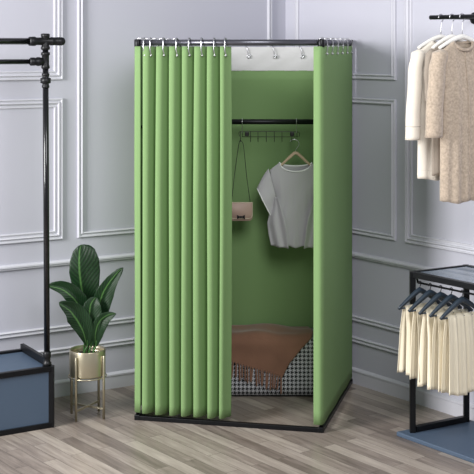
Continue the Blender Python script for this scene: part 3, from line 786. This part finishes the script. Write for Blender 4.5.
def coat_hanger(pos, lab, drop=.095, hw=.14, m=None, g='coat hangers on the wall rail'):
    t = thing('coat_hanger', lab, 'hanger', pos, g)
    bm = BM(); pts = []
    for j in range(13):
        a = math.radians(200-230*j/12); pts.append(pos+a1*math.cos(a)*.0145+Z*math.sin(a)*.0145)
    pts += [pos+a1*.012-Z*.016, pos+a1*.002-Z*.030, pos-Z*drop]
    tube(bm, catmull(pts, 2), .0022, 8); link('hook', bm, M_chrome, t)
    bm = BM(); N = 20
    pts = [pos+a1*(q*hw)-Z*(drop+.055*abs(q)**1.4) for q in [x/10 for x in range(-10, 11)]]
    tube(bm, pts, [.008+.005*(1-abs(x/10)) for x in range(-10, 11)], 10); link('shoulder_arm', bm, m or M_whitepl, t)
    return t
def coat(pos, name, lab, cat, mt, hw=.19, length=.66, sleeve=.43, flare=1.0, thick=.045, cuff=True, hem=True, neck=.06, open_front=True, seed=0, zdrop=.102, sw=.036, slv_out=.02):
    t = thing(name, lab, cat, pos-Z*.3); rr = random.Random(seed); ph = rr.uniform(0, 6)
    z0 = pos.z-zdrop
    def W(k): return hw*(.80+.02*math.sin(k*3))*lerp(1, flare, k)
    def fn(side):
        def f(u, v):
            a = -1+2*u; a = math.sin(a*PI/2)*.55+a*.45
            xs = a*hw*.93; ax = abs(xs)
            ty = (-.012-(.045 if side < 0 else .012)*math.sqrt(max(0, 1-(ax/neck)**2))) if ax < neck else -.012-.052*((ax-neck)/(hw*.93-neck))**1.15
            zb = -length+.006*math.sin(a*6+ph)
            zz = lerp(ty, zb, v); x = lerp(xs, a*W(v), min(1, v*4))
            dep = (thick*.45+thick*.55*min(1, v*3))*math.sqrt(max(0, 1-a*a))*(1+.35*v)
            dep += .006*math.sin(a*15+ph+v*2)*v*(1-abs(a)**4)
            return pos+a1*x+a2*(-side*dep)+Z*(z0-pos.z+zz)
        return f
    bm = BM(); grid(bm, fn(-1), 48, 36); grid(bm, fn(1), 48, 36)
    bmesh.ops.remove_doubles(bm, verts=bm.verts, dist=.0008); bmesh.ops.recalc_face_normals(bm, faces=bm.faces)
    bo = link('body', bm, mt, t, solid=.004)
    F = fn(-1)
    # collar
    bm = BM(); loop = []
    for k in range(28):
        a = 2*PI*k/28; x = neck*math.cos(a); fr = math.sin(a) >= 0
        zz = -.012-(.045 if fr else .012)*abs(math.sin(a)); loop.append(pos+a1*x+a2*(.024 if fr else -.02)*abs(math.sin(a))+Z*(z0-pos.z+zz))
    tube(bm, loop, .008, 8, closed=True); link('collar', bm, mt, t)
    if hem:
        bm = BM(); tube(bm, [F(k/40, .935) for k in range(1, 40)]+[fn(1)(1-k/40, .935) for k in range(1, 40)], .0022, 6, closed=True); link('hem_band', bm, M_taupe, t)
    if open_front:
        bm = BM(); pts = [F(.5, v/20)+a2*.003 for v in range(21)]; tube(bm, pts, .0035, 6); link('front_edge', bm, mt, t)
    for s in (-1, 1):
        S0 = pos+a1*s*(hw*.86)+Z*(z0-pos.z-.055); S1 = pos+a1*s*(hw+slv_out*.3)+Z*(z0-pos.z-.16)+a2*.01; S2 = pos+a1*s*(hw+slv_out)+Z*(z0-pos.z-sleeve)+a2*.02
        path = catmull([S0, S1, S2], 12)
        def sl(u, v):
            i = min(len(path)-1, round(v*(len(path)-1))); p = path[i]; a = 2*PI*u
            r = sw*(1+.10*math.sin(v*20+ph+a)*.5+.12*v); top = min(1, (v*6+.25))
            return p+a1*math.cos(a)*r*top+a2*math.sin(a)*r*.85*top
        bm = BM(); grid(bm, sl, 24, len(path)-1, True); bm.faces.new([bm.verts[i] for i in range(0)]) if False else None
        bmesh.ops.recalc_face_normals(bm, faces=bm.faces); so = link('sleeve', bm, mt, t, solid=.003)
        if cuff:
            n_ = len(path)-1
            bm = BM(); tube(bm, [sl(k/24, (n_-3)/n_)*1 for k in range(24)], .0022, 6, closed=True); cu = link('cuff_seam', bm, M_taupe); cu.parent = so; cu.matrix_parent_inverse = Matrix.Identity(4)
    return t
pA = R0.copy()
coat_hanger(pA, 'white hanger farthest back on the wall rail, holding the cream coat')
coat(pA, 'coat', 'cream wool coat with stitched cuffs, farthest back on the wall rail', 'coat', M_cream, hw=.155, length=.680, sleeve=.485, flare=1.12, seed=1, sw=.031, slv_out=.04, thick=.03)
pB = R0+a2*.072
coat_hanger(pB, 'white hanger in the taupe knit top, between the two coats', hw=.12)
coat(pB, 'knit_top', 'taupe knit top hanging between the cream coat and the boucle coat', 'top', M_taupe, hw=.150, length=.655, sleeve=.30, flare=1.0, seed=2, cuff=False, hem=False, thick=.016, sw=.022, slv_out=.0, open_front=False)
pC = R0+a2*.143-a1*.006
coat_hanger(pC, 'white hanger nearest the viewer, holding the beige boucle coat')
coat(pC, 'coat', 'beige boucle coat with nubby texture, nearest on the wall rail', 'coat', M_boucle, hw=.15, length=.775, sleeve=.465, flare=1.05, seed=3, cuff=False, hem=False, sw=.036, slv_out=.045, thick=.035)

# ------------------------------------------------------------------ parent fix for sub-parts (their parents carry an offset matrix)
bpy.context.view_layer.update()
for o in list(bpy.data.objects):
    if o.parent and o.parent.parent:
        o.matrix_parent_inverse = o.parent.matrix_world.inverted()

# ------------------------------------------------------------------ light, world, camera
def area(name, loc, target, size, power, col=(1, 1, 1), sy=None):
    l = bpy.data.lights.new(name, 'AREA'); l.energy = power; l.size = size; l.color = col
    if sy: l.shape = 'RECTANGLE'; l.size_y = sy
    o = bpy.data.objects.new(name, l); C.objects.link(o); o.location = loc
    o.rotation_euler = (Vector(target)-Vector(loc)).to_track_quat('-Z', 'Y').to_euler(); return o
area('key_light', (-3.5, 3.7, 2.3), (0.1, 6.3, 1.0), 1.3, 250, (1, .99, .97), 1.8)  # soft key lamp for the light from upper left; no window stands there
area('front_fill', (.7, 2.7, 3.3), (0.9, 6.3, 1.2), 1.6, 85)  # weak fill lamp added high in front, not a fixture of the room
w = bpy.data.worlds.new('room'); bpy.context.scene.world = w; w.use_nodes = True
bg_ = w.node_tree.nodes['Background']; bg_.inputs[0].default_value = (.93, .96, 1, 1); bg_.inputs[1].default_value = .33

cam = bpy.data.cameras.new('camera'); co = bpy.data.objects.new('camera', cam); C.objects.link(co)
co.location = (0, 0, H); co.rotation_euler = (PI/2, 0, 0)
cam.sensor_width = 36; cam.lens = 36*F_/474
cam.shift_x = -(CX-237)/474; cam.shift_y = -(237-CY)/474
cam.clip_end = 50
sce = bpy.context.scene; sce.camera = co
sce.view_settings.view_transform = 'Standard'; sce.view_settings.look = 'None'; sce.view_settings.gamma = 1
sce.view_settings.exposure = .12; sce.view_settings.use_curve_mapping = False
